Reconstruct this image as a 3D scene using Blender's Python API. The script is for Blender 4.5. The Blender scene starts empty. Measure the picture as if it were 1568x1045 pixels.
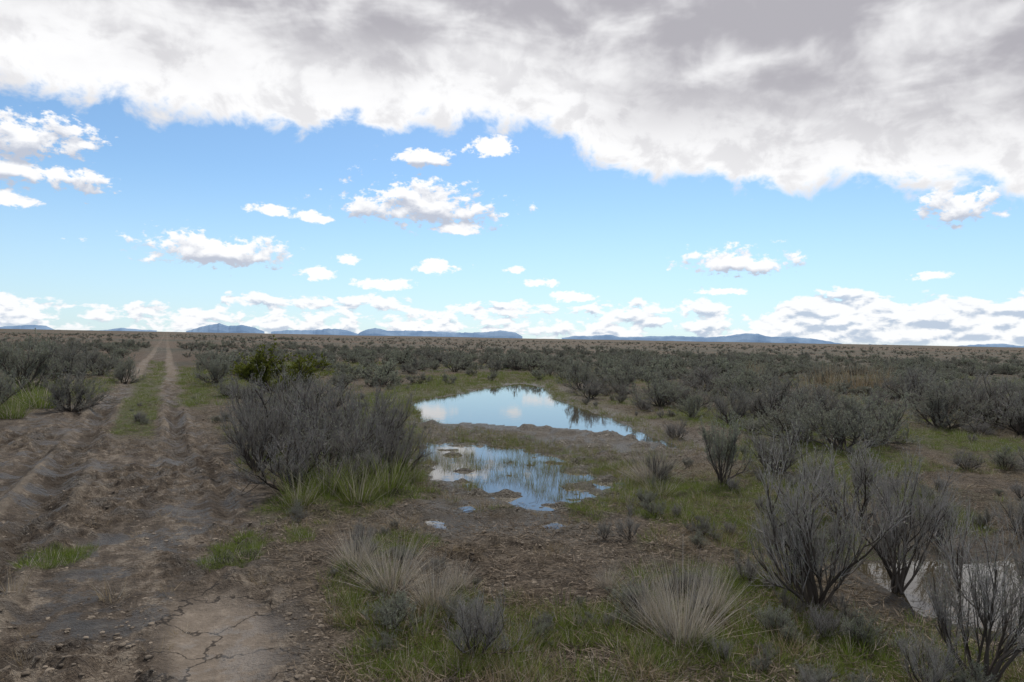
import bpy, math, random, numpy as np
from mathutils import Vector, Matrix
sc = bpy.context.scene
H = 1.9
WL = -0.12
R = Matrix.Rotation(math.radians(90), 3, 'X') @ Matrix.Rotation(math.radians(1.05), 3, 'Z')
F = 1045.3

# ---------------------------------------------------------------- camera
cd = bpy.data.cameras.new("camera"); cam = bpy.data.objects.new("camera", cd)
sc.collection.objects.link(cam); sc.camera = cam
cd.lens = 24; cd.sensor_width = 36; cd.clip_start = 0.05; cd.clip_end = 40000
cam.matrix_world = Matrix.Translation((0, 0, H)) @ R.to_4x4()

def ray(px, py):
    return R @ Vector(((px - 784) / F, (522.5 - py) / F, -1.0))
def G(px, py, z=0.0):            # survey bearing -> ground position
    d = ray(px, py); t = (z - H) / d.z
    return (d.x * t, d.y * t)
def AE(px, py):
    d = ray(px, py).normalized()
    return math.atan2(d.x, d.y), math.asin(d.z)

# ---------------------------------------------------------------- numpy noise
def _h(ix, iy, s):
    h = (ix * 374761393 + iy * 668265263 + s * 974634777) & 0xffffffff
    h = ((h ^ (h >> 13)) * 1274126177) & 0xffffffff
    h = (h ^ (h >> 16)) & 0xffffff
    return h / float(0xffffff)
def vn(x, y, s=0):
    x = np.asarray(x, float); y = np.asarray(y, float)
    ix = np.floor(x).astype(np.int64); iy = np.floor(y).astype(np.int64)
    fx = x - ix; fy = y - iy
    fx = fx * fx * (3 - 2 * fx); fy = fy * fy * (3 - 2 * fy)
    a = _h(ix, iy, s); b = _h(ix + 1, iy, s); c = _h(ix, iy + 1, s); d = _h(ix + 1, iy + 1, s)
    return (a * (1 - fx) + b * fx) * (1 - fy) + (c * (1 - fx) + d * fx) * fy
def fbm(x, y, s=0, o=4):
    r = 0; a = 0.5; t = 0
    for i in range(o):
        r = r + a * vn(x * 2 ** i + 17.3 * i, y * 2 ** i - 9.1 * i, s + i); t += a; a *= 0.5
    return r / t
def ss(a, b, x):
    t = np.clip((x - a) / (b - a), 0, 1); return t * t * (3 - 2 * t)

# ---------------------------------------------------------------- ponds
PX = [
 ("pond", [(636,616),(700,605),(755,594),(800,588),(832,595),(848,613),(885,626),(925,639),(955,652),(985,668),(1040,688),(1000,700),(940,698),(870,690),(815,677),(760,668),(700,663),(655,648)], 0.25, 0.14, 0.10),
 ("marsh_pool", [(625,683),(680,679),(740,684),(800,688),(835,702),(890,719),(935,737),(905,766),(838,781),(785,767),(735,753),(685,729),(655,707)], 0.05, 0.38, 0.20),
 ("roadside_pond", [(1318,868),(1400,860),(1470,868),(1600,856),(1700,880),(1680,990),(1560,972),(1480,958),(1420,944),(1375,910)], 0.15, 0.06, 0.05),
 ("puddle", [(655,800),(675,797),(697,804),(693,813),(668,809)], 0.05, 0.05, 0.04),
 ("puddle", [(704,778),(718,775),(728,780),(716,785)], 0.05, 0.04, 0.01),
 ("puddle", [(752,802),(775,797),(805,799),(795,807),(765,809)], 0.04, 0.06, 0.03),
 ("puddle", [(825,806),(850,800),(868,806),(850,813)], 0.04, 0.05, 0.01),
]
PONDS = []
for n, poly, dep, rag, off in PX:
    P = np.array([G(a, b, WL) for a, b in poly])
    PONDS.append((n, P, dep, rag, off))
def sdist(P, x, y):
    d = np.full(x.shape, 1e9); ins = np.zeros(x.shape, bool)
    n = len(P)
    for i in range(n):
        ax, ay = P[i]; bx, by = P[(i + 1) % n]
        ex, ey = bx - ax, by - ay
        t = np.clip(((x - ax) * ex + (y - ay) * ey) / (ex * ex + ey * ey + 1e-9), 0, 1)
        d = np.minimum(d, np.hypot(x - ax - t * ex, y - ay - t * ey))
        c = ((ay > y) != (by > y)) & (x < (bx - ax) * (y - ay) / (by - ay + 1e-12) + ax)
        ins ^= c
    return np.where(ins, -d, d)
def pond_sd(i, x, y):
    n, P, dep, rag, off = PONDS[i]
    lo = P.min(0) - 5; hi = P.max(0) + 5
    out = np.full(x.shape, 99.0)
    m = (x > lo[0]) & (x < hi[0]) & (y > lo[1]) & (y < hi[1])
    if m.any():
        xm, ym = x[m], y[m]
        out[m] = sdist(P, xm, ym) - off + rag * 2 * (fbm(xm * 2.2, ym * 2.2, 31 + i) - 0.5)
    return out
def water_sd(x, y):
    r = np.full(x.shape, 99.0)
    for i in range(len(PONDS)): r = np.minimum(r, pond_sd(i, x, y))
    return r

CX, CY = G(335, 980)
def crack_zone(x, y):
    return np.clip(1.4 - np.hypot((x - CX - 0.45 * (CY - y)) / 0.42, (y - CY) / 0.9), 0, 1) * (y < 8)
def road_s(x, y):
    return (x + 0.506 * y) * 0.892 + 0.25 * (fbm(x * 0.12, y * 0.12, 5, 2) - 0.5) * ss(3, 15, y)
def strip(x, y):
    s = road_s(x, y) + 0.25 * (fbm(x * 2, y * 2, 18) - 0.5)
    return (1 - ss(0.28, 0.5, np.abs(s + 0.53))) * ss(10, 14, y)
def road_mask(x, y):
    s = road_s(x, y) + 0.7 * (fbm(x * 1.3, y * 1.3, 8) - 0.5)
    L = -3.4 + 1.7 * ss(12, 20, y)
    R_ = 0.90 - 0.45 * ss(9, 20, y)
    return ss(L - 0.35, L + 0.35, s) * (1 - ss(R_ - 0.3, R_ + 0.3, s)) * (1 - 0.9 * strip(x, y))
def rut_profile(x, y):
    s = road_s(x, y); tr = 0
    for c, w, d in ((0.22, .14, .070), (-1.28, .17, .075), (-0.22, .10, .022), (-1.75, .12, .030), (-2.55, .16, .045), (0.55, .08, .028)):
        cc = s - c - 0.30 * (fbm(y * 0.3 + c * 7, x * 0 + c, 12, 3) - 0.5)
        k = 1.7 * ss(.2, .65, fbm(y * 0.35 + c * 3.1, x * 0 + c * 5, 14, 2)) + .2
        k = k * (0.4 + 1.1 * fbm(x * 1.6, y * 1.6, 15, 2))
        tr = tr + k * (-d * np.exp(-(cc / w) ** 2) + d * 0.45 * np.exp(-((np.abs(cc) - w * 1.9) / (w * .55)) ** 2))
    return tr * (1 - .7 * crack_zone(x, y))

def hgt(x, y):
    x = np.asarray(x, float); y = np.asarray(y, float)
    z = 0.16 * (fbm(x / 5, y / 5, 1, 3) - 0.5) + 0.07 * (fbm(x / 1.1, y / 1.1, 2, 3) - 0.5)
    near = 1 - ss(25, 45, np.hypot(x, y))
    ckf = 1 - .85 * ss(.2, .8, crack_zone(x, y))
    z = z + near * 0.06 * (fbm(x * 4.5, y * 4.5, 3, 3) - 0.5) * ckf
    rm = road_mask(x, y)
    z = z * (1 - 0.6 * rm)
    z = z + rut_profile(x, y) * ss(-0.1, 0.6, rm) * near
    cl = fbm(x * 9, y * 9, 21, 3)
    z = z + near * rm * ckf * (0.21 * np.maximum(cl - 0.44, 0) * ss(0.30, 0.55, fbm(x * .9, y * .9, 23, 3)) + 0.06 * (fbm(x * 3, y * 3, 27, 3) - .5))
    for i in range(len(PONDS)):
        d = pond_sd(i, x, y); dep = PONDS[i][2]
        br = 2.2 if i < 3 else 0.35
        shore = WL + np.where(d < 0, -0.012 - dep * np.clip(-d / 0.8, 0, 1), 0.012 + 0.045 * np.clip(d, 0, 3))
        shore = shore + 0.02 * (fbm(x * 5, y * 5, 51, 2) - 0.5) * (d > 0.05)
        if i == 1: shore = shore + 0.06 * np.maximum(fbm(x * 2.9, y * 3.6, 77) - 0.50, 0) / 0.2
        if i in (0, 1, 2):
            z = np.where(d < br, np.where(d < 0.5, shore, shore + (np.maximum(z, shore) - shore) * ss(0.5, br, d)), z)
        else:
            z = np.where(d < br, shore * (1 - ss(0.05, br, d)) + z * ss(0.05, br, d), z)
            z = np.where((d > 0.12) & (d < 0.5), np.maximum(z, WL + 0.01), z)
    z = z + 5.6 * ss(50, 950, y) + 0.9 * (fbm(x / 60, y / 60, 61, 2) - 0.5) * ss(50, 200, y)
    z = z - 0.03 * np.maximum(y - 950, 0)
    return z

def Z(px, py, rx, ry):
    c = G(px, py); a = G(px + rx, py); b1 = G(px, py - ry); b2 = G(px, py + ry)
    return c[0], c[1], math.hypot(a[0]-c[0], a[1]-c[1]), 0.5*math.hypot(b1[0]-b2[0], b1[1]-b2[1])
GREEN = [Z(340,600,60,32), Z(90,600,120,30), Z(560,740,110,36), Z(730,674,90,7), Z(1020,760,110,36), Z(470,560,120,18),
         Z(650,600,60,22), Z(560,640,60,40), Z(1180,800,120,40), Z(1150,920,90,50), Z(900,760,40,40), Z(1480,680,110,16),
         Z(400,790,50,34), Z(90,860,50,24), Z(690,1000,150,40), Z(630,835,60,20), Z(360,850,50,30), Z(780,580,120,8), Z(870,706,70,9),
         Z(1240,960,80,45), Z(560,930,40,40), Z(870,960,60,30), Z(20,760,30,40), Z(1420,780,60,25), Z(610,670,30,26), Z(1250,700,140,25), Z(1150,650,120,20)]
BARE = [Z(790,845,180,46), Z(480,860,50,70), Z(1050,655,70,16), Z(1490,745,60,16), Z(640,780,50,24), Z(780,800,130,26), Z(860,900,70,30), Z(440,960,50,50), Z(880,1010,70,20), Z(950,800,40,20)]
def zones(L, x, y):
    r = np.zeros(np.shape(x))
    for cx, cy, a, b in L:
        q = np.sqrt(((x - cx) / a) ** 2 + ((y - cy) / b) ** 2)
        r = np.maximum(r, 1 - ss(0.55, 1.25, q))
    return r
def green_mask(x, y):
    g = 0.85 * zones(GREEN, x, y) + 1.2 * (fbm(x * .55, y * .55, 91) - 0.36) + .6 * (fbm(x * 2.2, y * 2.2, 93) - 0.5) + .8 * strip(x, y) + .12 * ss(10, 16, y)
    g = g - 1.0 * zones(BARE, x, y) - 1.25 * road_mask(x, y) * (1 - zones(GREEN[13:14] + GREEN[16:17], x, y) * .65)
    return np.clip(g, 0, 1)

# ---------------------------------------------------------------- shader helpers
class E:
    def __init__(s, nt, o): s.nt = nt; s.o = o
    def __add__(a, b): return MA(a.nt, 'ADD', a, b)
    __radd__ = __add__
    def __sub__(a, b): return MA(a.nt, 'SUBTRACT', a, b)
    def __rsub__(a, b): return MA(a.nt, 'SUBTRACT', b, a)
    def __mul__(a, b): return MA(a.nt, 'MULTIPLY', a, b)
    __rmul__ = __mul__
    def __truediv__(a, b): return MA(a.nt, 'DIVIDE', a, b)
def put(nt, sock, v):
    if isinstance(v, E): nt.links.new(v.o, sock)
    else: sock.default_value = v
def MA(nt, op, *a):
    n = nt.nodes.new('ShaderNodeMath'); n.operation = op
    for i, v in enumerate(a): put(nt, n.inputs[i], v)
    return E(nt, n.outputs[0])
def mx(a, b): return MA(a.nt, 'MAXIMUM', a, b)
def mn(a, b): return MA(a.nt, 'MINIMUM', a, b)
def st(nt, a, b, x, lo=0.0, hi=1.0):
    n = nt.nodes.new('ShaderNodeMapRange'); n.interpolation_type = 'SMOOTHSTEP'
    put(nt, n.inputs[0], x); n.inputs[1].default_value = a; n.inputs[2].default_value = b
    n.inputs[3].default_value = lo; n.inputs[4].default_value = hi
    return E(nt, n.outputs[0])
def vec(nt, x, y, z=0.0):
    n = nt.nodes.new('ShaderNodeCombineXYZ')
    for i, v in enumerate((x, y, z)): put(nt, n.inputs[i], v)
    return E(nt, n.outputs[0])
def noise(nt, v, scale, detail=4.0, rough=0.55, dist=0.0, col=False, dims='2D'):
    n = nt.nodes.new('ShaderNodeTexNoise'); n.noise_dimensions = dims; nt.links.new(v.o, n.inputs['Vector'])
    n.inputs['Scale'].default_value = scale; n.inputs['Detail'].default_value = detail
    n.inputs['Roughness'].default_value = rough; n.inputs['Distortion'].default_value = dist
    return E(nt, n.outputs[1 if col else 0])
def mixc(nt, f, a, b, mode='MIX'):
    n = nt.nodes.new('ShaderNodeMix'); n.data_type = 'RGBA'; n.blend_type = mode
    put(nt, n.inputs[0], f)
    for s_, v in ((n.inputs[6], a), (n.inputs[7], b)):
        if isinstance(v, E): nt.links.new(v.o, s_)
        else: s_.default_value = (*v, 1)
    return E(nt, n.outputs[2])
def curve(nt, x, pts):
    n = nt.nodes.new('ShaderNodeFloatCurve'); put(nt, n.inputs['Value'], x)
    c = n.mapping.curves[0]
    pts = sorted(pts)
    c.points[0].location = pts[0]; c.points[1].location = pts[-1]
    for p in pts[1:-1]: c.points.new(*p)
    n.mapping.update()
    return E(nt, n.outputs[0])
def new_mat(name):
    m = bpy.data.materials.new(name); m.use_nodes = True
    return m, m.node_tree, m.node_tree.nodes['Principled BSDF']

# ---------------------------------------------------------------- world : sky + clouds
SUN_AZ = math.radians(12); SUN_EL = math.radians(52)
w = bpy.data.worlds.new("World"); sc.world = w; w.use_nodes = True
w.cycles.sampling_method = 'NONE'
nt = w.node_tree; nt.nodes.clear()
out = nt.nodes.new('ShaderNodeOutputWorld'); bg = nt.nodes.new('ShaderNodeBackground')
nt.links.new(bg.outputs[0], out.inputs[0])
STR = 0.1; bg.inputs[1].default_value = STR
sky = nt.nodes.new('ShaderNodeTexSky'); sky.sky_type = 'NISHITA'; sky.sun_disc = False
sky.sun_elevation = SUN_EL; sky.sun_rotation = SUN_AZ; sky.air_density = 1.0; sky.dust_density = 0.6; sky.ozone_density = 1.6; sky.altitude = 900
skyc = E(nt, sky.outputs[0])
tc = nt.nodes.new('ShaderNodeTexCoord'); sp = nt.nodes.new('ShaderNodeSeparateXYZ')
nt.links.new(tc.outputs['Generated'], sp.inputs[0])
dx, dy, dz = (E(nt, sp.outputs[i]) for i in range(3))
az = MA(nt, 'ARCTAN2', dx, dy); el = MA(nt, 'ARCSINE', dz)
an = MA(nt, 'ADD', az * (1 / 1.5), 0.5)
def crv(pts, k):
    L = []
    for a, b in pts:
        A, B = AE(a, b); L.append((A / 1.5 + 0.5, B * k))
    L = [(0.0, L[0][1])] + L + [(1.0, L[-1][1])]
    return curve(nt, an, L)
bank_edge = crv([(-60,112),(0,130),(80,158),(160,166),(280,188),(400,202),(520,206),(600,218),(640,204),(740,206),(810,200),(870,216),(910,250),(1000,277),(1070,276),(1150,291),(1235,301),(1275,284),(1330,292),(1430,297),(1520,300),(1600,325)], 1.6) / 1.6
band_top = crv([(0,447),(90,462),(130,461),(200,468),(290,466),(325,470),(350,450),(460,458),(500,458),(560,452),(625,455),(648,474),(700,461),(760,468),(810,458),(860,470),(930,462),(1050,458),(1130,468),(1160,482),(1200,460),(1300,446),(1420,456),(1568,452)], 5.0) / 5.0
CL = [(48,215,78,34,24),(40,265,92,22,24),(8,302,34,14,12),(132,223,18,8,6),
 (645,316,104,36,28),(650,243,50,12,10),(748,226,38,15,12),(700,350,42,11,11),(415,322,26,9,8),(480,334,28,9,8),
 (322,386,112,26,20),(482,418,26,11,9),(527,398,18,9,7),(590,437,44,9,7),(672,410,32,11,9),
 (792,414,15,7,5),(828,434,34,8,7),(880,455,34,9,7),(1115,402,80,22,18),(1425,423,26,9,7),(1470,316,52,28,24),
 (1115,447,40,6,5)]
n1 = noise(nt, vec(nt, az, el * 1.6), 19, 5, 0.62, 0.2)
n2 = noise(nt, vec(nt, az + 3.3, el * 1.7), 60, 3, 0.62)
n1b = noise(nt, vec(nt, az, el * 1.6 + 0.016), 19, 2, 0.62, 0.2)
def ell(cx, cy, rx, rt, rb, de0):
    a0, e0 = AE(cx, cy); rx /= F; rt /= F; rb /= F
    k = math.cos(a0)
    ddx = (az - a0) * (1 / (rx * k)); de = el - (e0 - de0)
    dd = mx(de * (1 / (rt * k)), de * (-1 / (rb * k)))
    return 1.0 - MA(nt, 'SQRT', MA(nt, 'MULTIPLY_ADD', ddx, ddx, dd * dd))
f = None; g = None
for c_ in CL:
    q = ell(*c_, 0.0); f = q if f is None else mx(f, q)
    if c_[2] > 49:
        q = ell(*c_, 0.013); g = q if g is None else mx(g, q)
f0 = f + (n1 - 0.5) * 2.3 + (n2 - 0.5) * 1.7 + 0.14
f1 = g + (n1b - 0.5) * 2.3 + 0.14
small = st(nt, 0.0, 0.5, f0)
s_l = st(nt, -0.70, 0.30, f0 - (n2 - 0.5) * 1.2 - mx(f1, -0.6) - 0.27)
hb = (band_top - el) * (1 / 0.012)
nbn = noise(nt, vec(nt, az + 7.7, el * 2.1), 21, 4, 0.6, 0.15); nbn2 = noise(nt, vec(nt, az + 7.7, el * 2.1 + 0.015), 21, 2, 0.6, 0.15)
right = st(nt, 0.28, 0.42, az)
b0 = mn(hb * 1.1, 0.45 + right * 1.0) + (nbn - 0.5) * 4.4 + (n2 - 0.5) * 0.8
band = st(nt, 0.0, 0.5, b0)
b_l = st(nt, -0.6, 0.40, (nbn - nbn2) * 4.6 + (0.66 - mn(hb, 3.0) * 0.18) + (n2 - 0.5) * 0.9)
# bank seen from below
pz = mx(dz, 0.0) + 0.12
p1 = noise(nt, vec(nt, dx / pz + 1.7, dy / pz), 1.3, 3, 0.55, 0.3); p2 = noise(nt, vec(nt, az + 5.2, el * 1.3), 13, 5, 0.58, 0.2); p3 = noise(nt, vec(nt, az * 0.8 + el * 0.5 + 2.2, el * 1.9 - az * 0.25), 6.5, 4, 0.55, 0.3)
h = el - bank_edge
ff = mn(h * (1 / 0.022), 3.6) + (p2 - 0.5) * 4.6 + (p1 - 0.5) * 1.0
bank = st(nt, -0.1, 1.0, ff)
thick = st(nt, 0.015, 0.16, h)
gsh = st(nt, 0.38, 0.64, p3 * 0.52 + p1 * 0.26 + p2 * 0.22 + 0.07 * st(nt, -0.5, 0.5, az) + 0.04 * st(nt, 0.30, 0.46, el))
bshade = thick * (0.14 + 0.86 * gsh) + 0.34 * (1.0 - thick) * st(nt, 0.46, 0.64, p2)
bcol = mixc(nt, mn(bshade, 1.0), (1.02, 1.02, 1.03), (0.46, 0.45, 0.49))
scol = mixc(nt, s_l, (0.54, 0.58, 0.68), (1.04, 1.04, 1.05))
ncol = mixc(nt, b_l, (0.52, 0.60, 0.73), (1.01, 1.01, 1.02))
K = 1 / STR
skyt = mixc(nt, 1.0, skyc, (1.06, 1.26, 1.34), 'MULTIPLY')
skyt = mixc(nt, (1.0 - st(nt, 0.0, 0.24, el)) * 0.58, skyt, (0.58 * K, 0.77 * K, 0.95 * K))
def scale_rgb(c):
    n = nt.nodes.new('ShaderNodeVectorMath'); n.operation = 'SCALE'; nt.links.new(c.o, n.inputs[0]); n.inputs['Scale'].default_value = K
    return E(nt, n.outputs[0])
c = mixc(nt, band * st(nt, -0.01, 0.012, el) * 0.94, skyt, scale_rgb(ncol))
c = mixc(nt, small * 0.98, c, scale_rgb(scol))
c = mixc(nt, bank, c, scale_rgb(bcol))
nt.links.new(c.o, bg.inputs[0])

# ---------------------------------------------------------------- sun
sl = bpy.data.lights.new("sun", 'SUN'); so = bpy.data.objects.new("sun", sl); sc.collection.objects.link(so)
sl.energy = 3.6; sl.angle = math.radians(2.5); sl.color = (1.0, 0.94, 0.85)
sd = Vector((math.sin(SUN_AZ) * math.cos(SUN_EL), math.cos(SUN_AZ) * math.cos(SUN_EL), math.sin(SUN_EL)))
so.rotation_euler = sd.to_track_quat('Z', 'Y').to_euler(); so.location = (0, 0, 50)

# ---------------------------------------------------------------- terrain
def axis(lo, hi, step, far_lo, far_hi, g=1.07):
    a = list(np.arange(lo, hi, step)); s_ = step; v = hi
    up = []
    while v < far_hi: up.append(v); s_ *= g; v += s_
    up.append(far_hi); s_ = step; v = lo - step; dn = []
    while v > far_lo: dn.append(v); s_ *= g; v -= s_
    dn.append(far_lo)
    return np.array(dn[::-1] + a + up)
xs = axis(-8.5, 6.5, 0.035, -9000, 9000, 1.05)
ys = axis(2.8, 11, 0.03, -300, 9500, 1.02)
X, Y = np.meshgrid(xs, ys)
x = X.ravel(); y = Y.ravel()
z = hgt(x, y)
nx, ny = len(xs), len(ys)
me = bpy.data.meshes.new("ground")
idx = np.arange(nx * ny).reshape(ny, nx)
q = np.stack([idx[:-1, :-1], idx[:-1, 1:], idx[1:, 1:], idx[1:, :-1]], -1).reshape(-1, 4)
me.vertices.add(nx * ny); me.vertices.foreach_set('co', np.stack([x, y, z], -1).ravel())
me.loops.add(q.size); me.loops.foreach_set('vertex_index', q.ravel().astype(np.int32))
me.polygons.add(len(q)); me.polygons.foreach_set('loop_start', (np.arange(len(q)) * 4).astype(np.int32))
me.polygons.foreach_set('loop_total', np.full(len(q), 4, np.int32))
me.polygons.foreach_set('use_smooth', np.ones(len(q), bool))
me.update(calc_edges=True)
for nm, arr in (("green", green_mask(x, y)), ("road", road_mask(x, y)), ("wet", 1 - ss(0.0, 1.3, water_sd(x, y))), ("bare", zones(BARE, x, y)),
                ("rut", rut_profile(x, y) * (1 - ss(25, 60, y))), ("sdist_road", road_s(x, y)), ("crack", crack_zone(x, y))):
    a = me.attributes.new(nm, 'FLOAT', 'POINT'); a.data.foreach_set('value', arr.astype(np.float32))
ground = bpy.data.objects.new("ground", me); sc.collection.objects.link(ground)

m, nt, bs = new_mat("ground_soil")
geo = nt.nodes.new('ShaderNodeNewGeometry'); P = E(nt, geo.outputs['Position'])
sp = nt.nodes.new('ShaderNodeSeparateXYZ'); nt.links.new(P.o, sp.inputs[0]); px_, py_ = E(nt, sp.outputs[0]), E(nt, sp.outputs[1])
def attr(n_):
    a = nt.nodes.new('ShaderNodeAttribute'); a.attribute_name = n_; return E(nt, a.outputs['Fac'])
gr, rd, wt, br_, rut, sR, ck = attr("green"), attr("road"), attr("wet"), attr("bare"), attr("rut"), attr("sdist_road"), attr("crack")
tR = (py_ * 0.892 - px_ * 0.45)
nA = noise(nt, P, 0.9, 4, 0.6); nB = noise(nt, P, 7, 5, 0.68); nC = noise(nt, P, 38, 4, 0.72)
nL = noise(nt, vec(nt, sR * 3.6, tR * 0.8), 1.0, 5, 0.68)       # streaks along the track
soil = mixc(nt, st(nt, 0.34, 0.66, nB * 0.5 + nC * 0.5), (0.048, 0.037, 0.027), (0.150, 0.118, 0.085))
soil = mixc(nt, st(nt, 0.53, 0.61, nC) * 0.6, soil, (0.23, 0.185, 0.135))
soil = mixc(nt, st(nt, 0.45, 0.62, nA) * 0.35, soil, (0.055, 0.048, 0.032))
mud = mixc(nt, st(nt, 0.38, 0.60, nL * 0.45 + nB * 0.35 + nC * 0.2), (0.050, 0.037, 0.027), (0.160, 0.128, 0.098))
mud = mixc(nt, st(nt, 0.52, 0.60, nB * 0.4 + nL * 0.35 + nC * 0.25) * 0.75, mud, (0.29, 0.248, 0.20))
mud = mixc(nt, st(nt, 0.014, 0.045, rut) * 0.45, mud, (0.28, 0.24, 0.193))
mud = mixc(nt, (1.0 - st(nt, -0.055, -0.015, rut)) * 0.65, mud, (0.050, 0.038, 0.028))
nM = noise(nt, P, 1.7, 4, 0.68)
mud = mixc(nt, st(nt, 0.49, 0.56, nM) * 0.6, mud, (0.050, 0.038, 0.028))
mixf = mx(rd, br_ * 0.5)
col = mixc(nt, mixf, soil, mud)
gg = mn(gr * st(nt, 0.36, 0.58, nB * 0.5 + nC * 0.5) * 1.3, 1.0)
col = mixc(nt, gg * 0.85, col, mixc(nt, nC, (0.045, 0.066, 0.016), (0.105, 0.125, 0.04)))
# far plain
fs = noise(nt, vec(nt, px_, py_ * 0.6), 0.25, 5, 0.65); fs2 = noise(nt, vec(nt, px_ * 0.15, py_), 0.02, 4, 0.6)
farc = mixc(nt, st(nt, 0.40, 0.60, fs), (0.045, 0.042, 0.028), (0.082, 0.061, 0.040))
farc = mixc(nt, st(nt, 0.46, 0.58, fs2) * 0.7, farc, (0.082, 0.055, 0.036))
farc = mixc(nt, st(nt, 0.50, 0.40, fs2) * 0.5, farc, (0.044, 0.043, 0.03))
col = mixc(nt, st(nt, 15, 45, py_) * (1.0 - rd), col, farc)
col = mixc(nt, st(nt, 30, 50, py_), col, farc)
r1_ = MA(nt, 'ABSOLUTE', sR - 0.2); r2_ = MA(nt, 'ABSOLUTE', sR + 1.28)
farroad = (1.0 - st(nt, 0.12, 0.32, mn(r1_, r2_))) * st(nt, 22, 34, py_) * (0.65 - 0.45 * st(nt, 35, 120, py_))
col = mixc(nt, farroad, col, (0.20, 0.16, 0.12))
col = mixc(nt, wt * 0.8, col, (0.050, 0.039, 0.026))
# dried mud cracks
vo = nt.nodes.new('ShaderNodeTexVoronoi'); vo.voronoi_dimensions = '2D'; vo.feature = 'DISTANCE_TO_EDGE'; vo.inputs['Scale'].default_value = 2.4
wn = noise(nt, P, 5, 3, 0.6, 0, True)
va = nt.nodes.new('ShaderNodeVectorMath'); va.operation = 'MULTIPLY_ADD'; nt.links.new(wn.o, va.inputs[0]); va.inputs[1].default_value = (.28, .28, .28); nt.links.new(P.o, va.inputs[2])
nt.links.new(va.outputs[0], vo.inputs['Vector'])
crk = (1.0 - st(nt, 0.012, 0.032, E(nt, vo.outputs['Distance']))) * st(nt, 0.1, 0.4, ck)
col = mixc(nt, st(nt, 0.2, 0.8, ck) * 0.7, col, mixc(nt, nB, (0.11, 0.09, 0.072), (0.21, 0.177, 0.146)))
col = mixc(nt, crk * 0.92, col, (0.026, 0.020, 0.016))
nt.links.new(col.o, bs.inputs['Base Color'])
put(nt, bs.inputs['Roughness'], 0.95 - wt * 0.5 - rd * st(nt, 0.49, 0.56, nM) * 0.50)
bs.inputs['Specular IOR Level'].default_value = 0.32
bp = nt.nodes.new('ShaderNodeBump'); bp.inputs['Distance'].default_value = 0.07; bp.inputs['Strength'].default_value = 1.0
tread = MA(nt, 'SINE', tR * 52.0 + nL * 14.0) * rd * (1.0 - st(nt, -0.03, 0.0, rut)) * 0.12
flat = 1.0 - st(nt, 0.2, 0.9, ck) * 0.8
put(nt, bp.inputs['Height'], (nB * 1.3 + nC * 0.95 + tread) * flat)
nt.links.new(bp.outputs[0], bs.inputs['Normal'])
me.materials.append(m)

# ---------------------------------------------------------------- water
m, nt, bs = new_mat("water")
bs.inputs['Base Color'].default_value = (0.045, 0.038, 0.026, 1); bs.inputs['Roughness'].default_value = 0.02; bs.inputs['IOR'].default_value = 1.75
geo = nt.nodes.new('ShaderNodeNewGeometry'); P = E(nt, geo.outputs['Position'])
bp = nt.nodes.new('ShaderNodeBump'); bp.inputs['Distance'].default_value = 0.003; bp.inputs['Strength'].default_value = 0.25
put(nt, bp.inputs['Height'], noise(nt, P, 5, 3)); nt.links.new(bp.outputs[0], bs.inputs['Normal'])
wmat = m
for i, (n, PP, dep, rag, off) in enumerate(PONDS):
    stp = 0.12 if i < 3 else 0.03
    lo = PP.min(0) - 0.8; hi = PP.max(0) + 0.8
    ax_ = np.arange(lo[0], hi[0], stp); ay_ = np.arange(lo[1], hi[1], stp)
    XX, YY = np.meshgrid(ax_, ay_)
    d = sdist(PP, XX, YY)
    keep = d < (0.6 if i < 3 else 0.15)
    vid = {}; vs = []; fs_ = []
    for r_, c_ in zip(*np.nonzero(keep)):
        f = []
        for (a, b) in ((0, 0), (0, 1), (1, 1), (1, 0)):
            k = (r_ + a, c_ + b)
            if k not in vid: vid[k] = len(vs); vs.append((lo[0] + k[1] * stp, lo[1] + k[0] * stp, WL))
            f.append(vid[k])
        fs_.append(f)
    me = bpy.data.meshes.new(n); me.from_pydata(vs, [], fs_); me.materials.append(wmat)
    o = bpy.data.objects.new(n, me); sc.collection.objects.link(o)

# ---------------------------------------------------------------- distant mountains
prof = [[(-250,500),(-80,503),(0,502),(40,499),(70,501),(85,507),(130,508),(165,507),(185,503),(205,506),(240,508)],
        [(285,509),(305,503),(318,500),(335,497),(350,501),(370,500),(390,503),(405,510)],
        [(415,510),(440,507),(480,507),(505,505),(530,507),(550,513)],
        [(545,514),(560,507),(575,504),(592,508),(620,508),(660,509),(700,511),(740,511),(765,508),(790,511),(800,517)],
        [(860,519),(880,516),(905,516),(935,514),(950,518),(990,517),(1030,516),(1080,518),(1110,517),(1140,512),(1160,513),(1180,518),(1210,517),(1250,521),(1290,528)],
        [(1330,529),(1370,530),(1400,534),(1440,534),(1470,531),(1500,529),(1530,528),(1560,531),(1620,530),(1750,536)]]
m, nt, bs = new_mat("hazy_mountain")
geo = nt.nodes.new('ShaderNodeNewGeometry'); P = E(nt, geo.outputs['Position'])
c_ = mixc(nt, st(nt, .4, .62, noise(nt, P, 0.004, 6, 0.6, dims='3D')), (0.15, 0.235, 0.37), (0.21, 0.305, 0.44))  # blue distance haze painted into the ridge base colour
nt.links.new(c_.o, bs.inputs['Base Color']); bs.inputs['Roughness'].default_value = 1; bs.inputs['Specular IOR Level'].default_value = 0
RM = 8000.0
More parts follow.
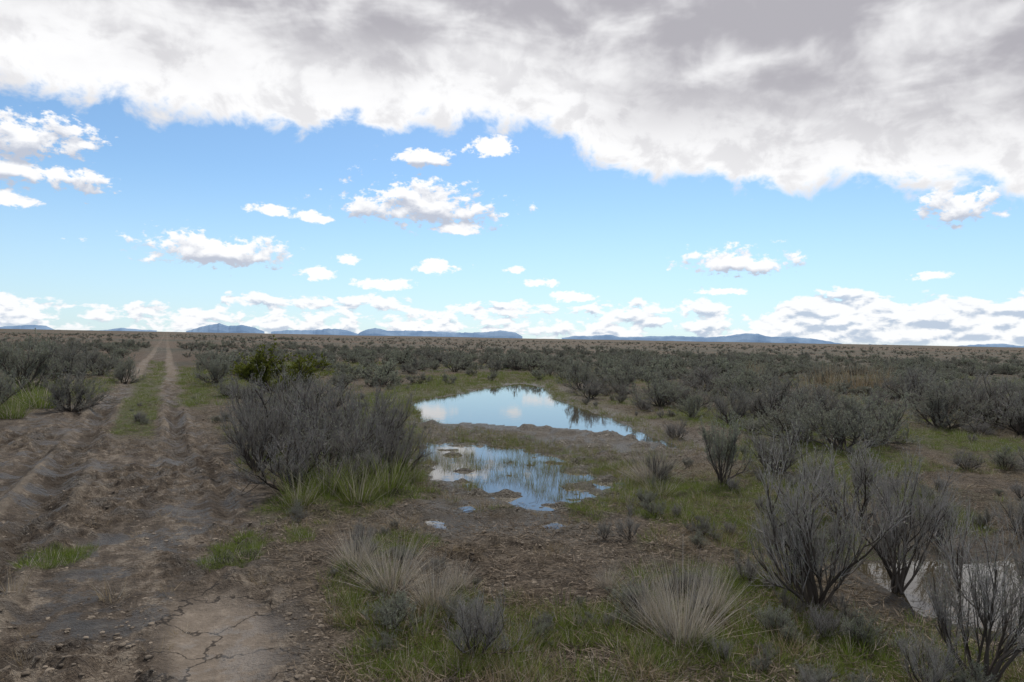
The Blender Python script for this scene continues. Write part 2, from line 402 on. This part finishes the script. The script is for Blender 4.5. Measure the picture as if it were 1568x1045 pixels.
for pl in prof:
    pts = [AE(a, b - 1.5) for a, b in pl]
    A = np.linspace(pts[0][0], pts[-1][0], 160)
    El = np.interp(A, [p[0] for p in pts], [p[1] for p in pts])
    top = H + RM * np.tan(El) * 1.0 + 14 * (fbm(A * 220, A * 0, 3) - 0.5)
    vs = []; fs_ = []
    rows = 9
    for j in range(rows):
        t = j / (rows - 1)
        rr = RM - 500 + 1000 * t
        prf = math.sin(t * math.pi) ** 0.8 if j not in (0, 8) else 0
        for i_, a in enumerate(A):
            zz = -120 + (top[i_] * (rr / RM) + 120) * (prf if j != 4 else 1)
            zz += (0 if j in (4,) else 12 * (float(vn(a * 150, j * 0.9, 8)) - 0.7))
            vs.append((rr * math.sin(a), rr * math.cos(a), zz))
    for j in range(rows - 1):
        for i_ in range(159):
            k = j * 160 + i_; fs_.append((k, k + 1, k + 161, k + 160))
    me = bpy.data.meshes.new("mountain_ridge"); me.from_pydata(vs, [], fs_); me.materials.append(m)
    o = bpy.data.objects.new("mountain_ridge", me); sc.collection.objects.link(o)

# ---------------------------------------------------------------- plant materials
def plant_mat(name, c1, c2, sat=0.0, rough=0.8, trans=0.0, c3=None):
    m, nt, bs = new_mat(name)
    oi = nt.nodes.new('ShaderNodeObjectInfo'); geo = nt.nodes.new('ShaderNodeNewGeometry')
    r1 = E(nt, geo.outputs['Random Per Island']); r2 = E(nt, oi.outputs['Random'])
    c = mixc(nt, r1, c1, c2)
    if c3: c = mixc(nt, r2 * 0.8, c, c3)
    df = nt.nodes.new('ShaderNodeBsdfDiffuse'); nt.links.new(c.o, df.inputs[0]); nt.nodes.remove(bs)
    if trans:
        t = nt.nodes.new('ShaderNodeBsdfTranslucent'); nt.links.new(c.o, t.inputs[0])
        mxs = nt.nodes.new('ShaderNodeMixShader'); mxs.inputs[0].default_value = trans
        nt.links.new(df.outputs[0], mxs.inputs[1]); nt.links.new(t.outputs[0], mxs.inputs[2]); df = mxs
    nt.links.new(df.outputs[0], nt.nodes['Material Output'].inputs[0])
    return m
M_bark = plant_mat("sage_bark", (0.050, 0.042, 0.036), (0.11, 0.094, 0.082))
M_twig = plant_mat("sage_twig", (0.12, 0.110, 0.104), (0.31, 0.288, 0.275))
M_dead = plant_mat("dead_twig", (0.17, 0.157, 0.148), (0.39, 0.367, 0.348))
M_leaf = plant_mat("sage_leaf", (0.140, 0.158, 0.112), (0.31, 0.325, 0.255), trans=0.3, c3=(0.165, 0.16, 0.145))
M_green = plant_mat("shrub_leaf", (0.085, 0.105, 0.02), (0.16, 0.17, 0.035), trans=0.3)
M_grass = plant_mat("grass_blade", (0.075, 0.125, 0.020), (0.18, 0.23, 0.05), trans=0.4, c3=(0.14, 0.155, 0.055))
M_sedge = plant_mat("sedge_blade", (0.10, 0.13, 0.035), (0.22, 0.22, 0.09), trans=0.35)
M_straw = plant_mat("straw_blade", (0.30, 0.265, 0.21), (0.50, 0.455, 0.38), trans=0.2)
M_tan = plant_mat("tan_blade", (0.20, 0.155, 0.09), (0.36, 0.29, 0.19), trans=0.2)
M_lit = plant_mat("litter_twig", (0.07, 0.055, 0.04), (0.24, 0.20, 0.16))

# ---------------------------------------------------------------- plant builders
class B:
    def __init__(s): s.v = []; s.f = []; s.m = []
    def tube(s, pts, r0, r1, mi, sides=3):
        n = len(pts); base = len(s.v)
        for i, p in enumerate(pts):
            d = (pts[min(i + 1, n - 1)] - pts[max(i - 1, 0)])
            a = d.cross(Vector((0.3, 0.8, 0.5)))
            if a.length < 1e-6: a = Vector((1, 0, 0))
            a.normalize(); b = d.cross(a).normalized()
            r = r0 + (r1 - r0) * i / (n - 1)
            for k in range(sides):
                t = 2 * math.pi * k / sides
                s.v.append(p + a * (r * math.cos(t)) + b * (r * math.sin(t)))
        for i in range(n - 1):
            for k in range(sides):
                k2 = (k + 1) % sides
                s.f.append((base + i * sides + k, base + i * sides + k2, base + (i + 1) * sides + k2, base + (i + 1) * sides + k)); s.m.append(mi)
    def blade(s, pts, w, side, mi):
        base = len(s.v); n = len(pts)
        for i, p in enumerate(pts):
            ww = w * (1 - 0.85 * i / (n - 1))
            s.v.append(p - side * ww * 0.5); s.v.append(p + side * ww * 0.5)
        for i in range(n - 1):
            a = base + 2 * i; s.f.append((a, a + 1, a + 3, a + 2)); s.m.append(mi)
    def mesh(s, name, mats):
        me = bpy.data.meshes.new(name); me.from_pydata([tuple(a) for a in s.v], [], s.f)
        for mm in mats: me.materials.append(mm)
        me.polygons.foreach_set('material_index', s.m); me.update(); return me
def rv(rg, k=1.0): return Vector((rg.uniform(-k, k), rg.uniform(-k, k), rg.uniform(-k, k)))
def path(rg, p, d, L, n, wander, up):
    pts = [p.copy()]; d = d.normalized()
    for i in range(n):
        d = (d + rv(rg, wander) + Vector((0, 0, up))).normalized(); pts.append(pts[-1] + d * (L / n))
    return pts
def bush(seed, stems=13, nb=6, nt_=7, ntl=3, spread=1.15, leaf=1, ls=0.022, lw=0.4, mats=None, tr=1.0, low=0.0, up=0.12, sr=0.019, tu=0.45, jit=0.6):
    rg = random.Random(seed); b = B()
    for i in range(stems):
        a = 2 * math.pi * (i + rg.random()) / stems; t = spread * math.sqrt(rg.uniform(0.02, 1))
        d = Vector((math.sin(t) * math.cos(a), math.sin(t) * math.sin(a), math.cos(t)))
        L = rg.uniform(0.36, 0.76) * (1.05 - 0.12 * t)
        st_ = path(rg, Vector((rg.uniform(-.05, .05), rg.uniform(-.05, .05), -0.03)), d, L, 6, 0.28, up * .6)
        b.tube(st_, sr * tr ** .5, 0.006 * tr, 0, 4)
        for j in range(nb):
            k = rg.uniform(0.30 - low, 1.0) * 5.99; k0 = int(k); p = st_[k0].lerp(st_[k0 + 1], k - k0)
            dd = (st_[k0 + 1] - st_[k0]).normalized() + rv(rg, 0.8) + Vector((0, 0, 0.2))
            br = path(rg, p, dd, rg.uniform(0.14, 0.36), 4, 0.24, up)
            b.tube(br, 0.0060 * tr, 0.0028 * tr, 0, 3)
            for q_ in range(nt_):
                k = rg.uniform(0.2, 1.0) * 3.99; k0 = int(k); p2 = br[k0].lerp(br[k0 + 1], k - k0)
                dd = (br[k0 + 1] - br[k0]).normalized() + rv(rg, jit) + Vector((0, 0, tu))
                tw = path(rg, p2, dd, rg.uniform(0.06, 0.2), 3, 0.18, 0.10)
                b.tube(tw, 0.0026 * tr, 0.0013 * tr, 1, 3)
                for r_ in range(ntl):
                    k = rg.uniform(0.25, 1.0) * 2.99; k0 = int(k); p3 = tw[k0].lerp(tw[k0 + 1], k - k0)
                    dd = (tw[k0 + 1] - tw[k0]).normalized() + rv(rg, 0.6) + Vector((0, 0, 0.15))
                    tl = path(rg, p3, dd, rg.uniform(0.03, 0.09), 2, 0.15, 0.05)
                    sdv = dd.cross(rv(rg)).normalized()
                    b.blade(tl, 0.0036 * tr, sdv, 1)
                    for u in range(int(leaf) + (1 if rg.random() < leaf - int(leaf) else 0)):
                        c = tl[0].lerp(tl[2], rg.uniform(0.2, 1.05)) + rv(rg, 0.006)
                        ld = (dd.normalized() + rv(rg, 0.7)).normalized() * ls * rg.uniform(.6, 1.3)
                        sd_ = ld.cross(rv(rg)).normalized() * ls * lw
                        n0 = len(b.v); b.v += [c - sd_ * .4, c + ld * .5 - sd_ * .6, c + ld, c + ld * .5 + sd_ * .6]
                        b.f.append((n0, n0 + 1, n0 + 2, n0 + 3)); b.m.append(2)
    return b.mesh("bush", mats)
def tuft(seed, n, hgt_, rad, w, lean, mats, curve_=0.5, seg=3):
    rg = random.Random(seed); b = B()
    for i in range(n):
        a = rg.uniform(0, 6.283); r = rad * math.sqrt(rg.random())
        p = Vector((r * math.cos(a), r * math.sin(a), -0.01))
        a2 = a + rg.uniform(-.8, .8); t = lean * rg.random() * (0.4 + r / rad)
        d = Vector((math.sin(t) * math.cos(a2), math.sin(t) * math.sin(a2), math.cos(t)))
        L = hgt_ * rg.uniform(0.4, 1.0); pts = [p]
        for k in range(seg):
            d = (d + Vector((math.cos(a2), math.sin(a2), -0.5)) * curve_ * 0.2 * rg.random() + rv(rg, 0.06)).normalized(); pts.append(pts[-1] + d * L / seg)
        sa = rg.uniform(0, 6.283)
        b.blade(pts, w * rg.uniform(.6, 1.3), Vector((math.cos(sa), math.sin(sa), 0)), 0 if (len(mats) == 1 or rg.random() < .75) else 1)
    return b.mesh("tuft", mats)

SM = [M_bark, M_twig, M_leaf]
sage = [bush(100 + i, leaf=4, ls=0.026, mats=SM, stems=14, spread=1.1 + .1 * (i % 3), up=.08, tu=.3, jit=.75) for i in range(4)]
twiggy = [bush(200 + i, leaf=1.1, ls=0.020, mats=SM, stems=15, nb=7, nt_=8, spread=1.0 + .12 * (i % 3), up=0.08, tu=.3, jit=.75) for i in range(4)]
bare = [bush(300 + i, leaf=0.8, ls=.018, mats=[M_bark, M_dead, M_leaf], stems=12, nb=7, nt_=9, spread=0.85 + .1 * (i % 2), up=0.14, tr=0.8, sr=0.015, tu=.35, jit=.7) for i in range(3)]
lod = [bush(400 + i, leaf=4, ls=0.055, lw=0.5, mats=SM, stems=10, nb=4, nt_=4, ntl=2, tr=1.4, spread=1.2, up=.08) for i in range(5)]
greenb = [bush(500, leaf=7, ls=0.035, mats=[M_bark, M_bark, M_green], stems=14, spread=1.2)]
g_t = [tuft(600 + i, 36, 0.20, 0.12, 0.006, 0.8, [M_grass], seg=2) for i in range(3)] + [tuft(610, 50, 0.30, 0.12, 0.007, 0.6, [M_grass, M_straw])]
d_t = [tuft(620 + i, 32, 0.16, 0.12, 0.004, 1.2, [M_tan, M_lit], seg=2) for i in range(2)] + [tuft(630, 44, 0.30, 0.10, 0.004, 0.7, [M_tan, M_straw])]
sd_t = [tuft(640 + i, 16, 0.28, 0.09, 0.006, 0.35, [M_sedge, M_tan], 0.2, 2) for i in range(3)]
straw = [tuft(650 + i, 420, 1.0, 0.16, 0.006, 0.85, [M_straw, M_dead], 0.35, 4) for i in range(3)]
tall = [tuft(660 + i, 160, 1.0, 0.22, 0.010, 0.35, [M_tan, M_straw], 0.2, 4) for i in range(2)]
gclump = [tuft(670 + i, 320, 1.0, 0.30, 0.012, 0.55, [M_grass, M_straw], 0.7, 4) for i in range(2)]
def litter(seed):
    rg = random.Random(seed); b = B()
    for i in range(12):
        p = Vector((rg.uniform(-.2, .2), rg.uniform(-.2, .2), rg.uniform(0.0, 0.02)))
        a = rg.uniform(0, 6.28)
        b.tube(path(rg, p, Vector((math.cos(a), math.sin(a), 0.1)), rg.uniform(.03, .13), 3, .25, 0), 0.003, 0.0015, 0)
    return b.mesh("litter", [M_lit])
lit = [litter(i) for i in range(3)]
m, nt, bs = new_mat("dry_clod"); M_clod = m
oi = nt.nodes.new('ShaderNodeObjectInfo'); c_ = mixc(nt, E(nt, oi.outputs['Random']), (0.055, 0.043, 0.032), (0.21, 0.175, 0.138)); nt.links.new(c_.o, bs.inputs['Base Color']); bs.inputs['Roughness'].default_value = 1
def clod(seed):
    import bmesh
    bm = bmesh.new(); bmesh.ops.create_icosphere(bm, subdivisions=2, radius=0.5)
    rg = random.Random(seed); o_ = rv(rg, 50)
    for v in bm.verts:
        n_ = float(fbm(v.co.x * 3 + o_.x, v.co.y * 3 + v.co.z * 2.7 + o_.y, seed)); v.co *= 0.4 + n_ * 1.2; v.co.z *= 0.5
    me = bpy.data.meshes.new("clod"); bm.to_mesh(me); bm.free(); me.materials.append(M_clod); return me
clods = [clod(i) for i in range(5)]

# ---------------------------------------------------------------- hero plants
rgh = random.Random(7); NP = np.random.default_rng(3)
hero_xy = []
def place(name, meshes, px, py, top, wpx, k=None, wk=0.85):
    gx, gy = G(px, py); z_ = float(hgt(np.array([gx]), np.array([gy]))[0])
    gx, gy = G(px, py, z_)
    d = gy
    hh = (py - top) / F * d; ww = wpx / F * d
    me = meshes[rgh.randrange(len(meshes)) if k is None else k]
    co = np.empty(len(me.vertices) * 3); me.vertices.foreach_get('co', co); co = co.reshape(-1, 3)
    h0 = np.percentile(co[:, 2], 99.5); w0 = np.percentile(np.abs(co[:, 0]), 98) * 2
    o = bpy.data.objects.new(name, me); sc.collection.objects.link(o)
    o.location = (gx, gy, z_ - 0.01); o.rotation_euler = (0, 0, rgh.uniform(0, 6.28)); o.scale = (ww / w0 * wk, ww / w0 * wk, hh / h0)
    hero_xy.append((gx, gy, ww * 0.5))
for a in [(420,690,560,150),(470,700,578,150),(555,710,584,150),(395,720,610,110),(505,735,612,160),(595,705,600,90),(445,755,650,140),(545,750,655,130),(385,670,575,80),(610,735,640,100)]:
    place("sagebrush", twiggy, *a)
for a in [(1105,742,632,100),(1190,725,640,120),(1290,690,598,150),(1345,680,600,120),(1440,655,578,130),(1510,655,570,140),(1190,640,572,110),(1010,622,566,110),(950,600,552,90),(890,598,550,80),(1250,640,590,110),(1080,600,560,100),(1565,665,590,110),(1060,640,600,60),(1140,610,560,100),(1400,620,560,100),(1120,650,588,70),(1480,720,690,60),(1540,720,680,70),(1035,672,640,50),(1010,735,690,60),(905,612,575,60)]:
    place("sagebrush", sage + twiggy, *a)
for a in [(35,600,512,150),(95,590,520,90),(110,630,572,100),(190,590,545,60),(-20,640,560,120),(150,575,535,80),(330,590,545,60)]:
    place("sagebrush", sage, *a)
for a in [(1250,935,672,240),(1375,905,690,180),(1210,900,760,130),(1500,1050,780,200),(1640,1070,790,200),(1310,800,672,160),(1440,840,735,110),(730,1010,895,120),(1420,1065,960,110),(1570,830,745,90)]:
    place("bare_shrub", bare, *a)
for a in [(600,905,812,150),(665,930,850,120),(545,870,800,100),(1045,985,835,170),(1000,960,870,110),(1090,940,850,90),(995,740,682,100),(930,900,850,60),(700,900,850,70)]:
    place("dry_bunchgrass", straw, *a, wk=1.1)
place("green_shrub", greenb, 412, 600, 530, 130, 0)
for a in [(1270,600,548,60),(1310,600,545,70),(1350,600,550,60),(1240,610,565,50),(1155,585,548,40)]:
    place("tall_dry_grass", tall, *a)
for a in [(500,760,690,130),(590,755,680,110),(550,770,700,110),(460,775,715,90),(60,625,575,120),(120,610,575,90),(630,740,695,60),(20,640,600,80),(1010,760,725,90)]:
    place("green_grass_clump", gclump, *a)

# ---------------------------------------------------------------- scatters (instanced)
def scatter(name, meshes, x, y, s_w, s_h, dz=0.0, tilt=0.08, keepz=None):
    n = len(x); z_ = hgt(x, y) + dz if keepz is None else keepz
    col = bpy.data.collections.new(name + "_source")
    for i, me in enumerate(meshes):
        o = bpy.data.objects.new("%s_part_%02d" % (name, i), me); col.objects.link(o)
    me = bpy.data.meshes.new(name); me.vertices.add(n); me.vertices.foreach_set('co', np.stack([x, y, z_], -1).ravel())
    rot = np.stack([NP.normal(0, tilt, n), NP.normal(0, tilt, n), NP.uniform(0, 6.283, n)], -1)
    a = me.attributes.new('rot', 'FLOAT_VECTOR', 'POINT'); a.data.foreach_set('vector', rot.ravel().astype(np.float32))
    a = me.attributes.new('scl', 'FLOAT_VECTOR', 'POINT'); a.data.foreach_set('vector', np.stack([s_w, s_w, s_h], -1).ravel().astype(np.float32))
    a = me.attributes.new('pick', 'INT', 'POINT'); a.data.foreach_set('value', NP.integers(0, len(meshes), n).astype(np.int32))
    o = bpy.data.objects.new(name, me); sc.collection.objects.link(o)
    ng = bpy.data.node_groups.new(name + "_nodes", 'GeometryNodeTree')
    ng.interface.new_socket('Geometry', in_out='INPUT', socket_type='NodeSocketGeometry')
    ng.interface.new_socket('Geometry', in_out='OUTPUT', socket_type='NodeSocketGeometry')
    gi = ng.nodes.new('NodeGroupInput'); go = ng.nodes.new('NodeGroupOutput')
    ci = ng.nodes.new('GeometryNodeCollectionInfo'); ci.inputs['Collection'].default_value = col
    ci.inputs['Separate Children'].default_value = True; ci.inputs['Reset Children'].default_value = True
    ip = ng.nodes.new('GeometryNodeInstanceOnPoints'); ip.inputs['Pick Instance'].default_value = True
    def na(nm, dt):
        k = ng.nodes.new('GeometryNodeInputNamedAttribute'); k.data_type = dt; k.inputs['Name'].default_value = nm
        return [q_ for q_ in k.outputs if q_.enabled and q_.name == 'Attribute'][0]
    ng.links.new(gi.outputs[0], ip.inputs['Points']); ng.links.new(ci.outputs[0], ip.inputs['Instance'])
    ng.links.new(na('pick', 'INT'), ip.inputs['Instance Index']); ng.links.new(na('rot', 'FLOAT_VECTOR'), ip.inputs['Rotation'])
    ng.links.new(na('scl', 'FLOAT_VECTOR'), ip.inputs['Scale']); ng.links.new(ip.outputs[0], go.inputs[0])
    md = o.modifiers.new("scatter", 'NODES'); md.node_group = ng
    print(name, n)
def wedge(n, r1, r2, p=2.0, half=0.78):
    u = NP.random(n)
    if p == 2: r = np.sqrt(r1 ** 2 + u * (r2 ** 2 - r1 ** 2))
    else: r = r1 * (r2 / r1) ** u
    a = NP.uniform(-half, half, n)
    return r * np.sin(a), r * np.cos(a)
def hero_clear(x, y, k=0.8):
    ok = np.ones(len(x), bool)
    for hx_, hy_, hr in hero_xy: ok &= np.hypot(x - hx_, y - hy_) > hr * k
    return ok
X_, Y_ = [], []
for n, r1, r2 in ((640, 12, 30), (1800, 30, 60), (3300, 60, 130), (5500, 130, 420)):
    a, b = wedge(n, r1, r2)
    bear = a / b
    dens = np.where(b < 32, np.where(bear > 0.10, 1.0, 0.4), 0.85)
    dens = dens * np.maximum(.22, ss(0.32, 0.57, fbm(a / 9, b / 9, 71)))
    ok = NP.random(n) < dens
    X_.append(a[ok]); Y_.append(b[ok])
a = np.concatenate(X_); b = np.concatenate(Y_); s_ = road_s(a, b)
ok = ((s_ < -3.6 + 1.2 * ss(15, 40, b)) | (s_ > 1.5)) & (water_sd(a, b) > 1.3) & hero_clear(a, b) & (zones(BARE, a, b) < .3)
ok &= ~((b < 32) & (np.abs(a / b - 0.02) < 0.10))
a, b = a[ok], b[ok]; n = len(a)
sw = np.exp(NP.normal(-0.22, 0.45, n)) * (0.85 + .1 * (b > 30)) * (1 - .2 * ss(50, 160, b)); sw = np.clip(sw, .25, 1.6); sh = sw * NP.uniform(0.55, 0.95, n)
nr = b < 26
scatter("sagebrush_thicket", sage + twiggy, a[nr], b[nr], sw[nr], sh[nr])
scatter("sagebrush_plain", lod, a[~nr], b[~nr], sw[~nr], sh[~nr])
a, b = wedge(560, 4, 26, 1); ok = (road_mask(a, b) < .1) & (water_sd(a, b) > .4) & (zones(BARE, a, b) < .4)
a, b = a[ok], b[ok]; n = len(a); sw = NP.uniform(.08, .30, n)
scatter("young_sagebrush", sage + bare, a, b, sw, sw)
a, b = wedge(60000, 3, 55, 1); g = green_mask(a, b)
ok = (NP.random(len(a)) < ss(0.10, 0.75, g) * 0.85) & (water_sd(a, b) > 0.02); a, b = a[ok], b[ok]; n = len(a)
sw = NP.uniform(.22, .75, n) * (1 + ss(8, 40, b) * 1.2)
scatter("green_grass", g_t, a, b, sw, sw * NP.uniform(.4, .95, n) * (1 - .4 * (strip(a, b) > .3)))
a, b = wedge(16000, 3, 45, 1)
ok = (NP.random(len(a)) < np.where(road_mask(a, b) > .3, 0.03, 0.5) * ss(.35, .6, fbm(a * 1.1, b * 1.1, 33)) * (1 - .7 * zones(BARE, a, b))) & (water_sd(a, b) > 0.05); a, b = a[ok], b[ok]; n = len(a)
sw = NP.uniform(.35, .95, n) * (1 + ss(8, 40, b)); scatter("dry_grass", d_t, a, b, sw, sw * NP.uniform(.4, .9, n))
a, b = wedge(60000, 7, 30, 2, 0.35); d = water_sd(a, b); d1 = pond_sd(1, a, b)
ok = ((d1 < 0.1) & (NP.random(len(a)) < 0.55) & (fbm(a * 1.5, b * 1.2, 19) > 0.47)) | ((d > -0.12) & (d < 0.5) & (NP.random(len(a)) < 0.18) & (b > 10)); a, b = a[ok], b[ok]; n = len(a)
sw = NP.uniform(.4, .9, n); scatter("marsh_sedge", sd_t, a, b, sw, sw * NP.uniform(.4, 1.0, n))
a, b = wedge(6500, 3, 22, 1); ok = (road_mask(a, b) < .3) & (water_sd(a, b) > .1); a, b = a[ok], b[ok]; n = len(a)
scatter("twig_litter", lit, a, b, np.ones(n), np.ones(n))
a, b = wedge(34000, 3, 22, 1); ok = (water_sd(a, b) > .08) & (crack_zone(a, b) < .4) & (NP.random(len(a)) < ss(.38, .62, fbm(a * 1.3, b * 1.3, 63)) * (1 - .4 * road_mask(a, b))); a, b = a[ok], b[ok]; n = len(a)
sw = 0.010 + 0.035 * NP.random(n) ** 3; scatter("mud_clods", clods, a, b, sw, sw)

sc.view_settings.view_transform = 'Standard'; sc.view_settings.look = 'None'; sc.view_settings.exposure = 0
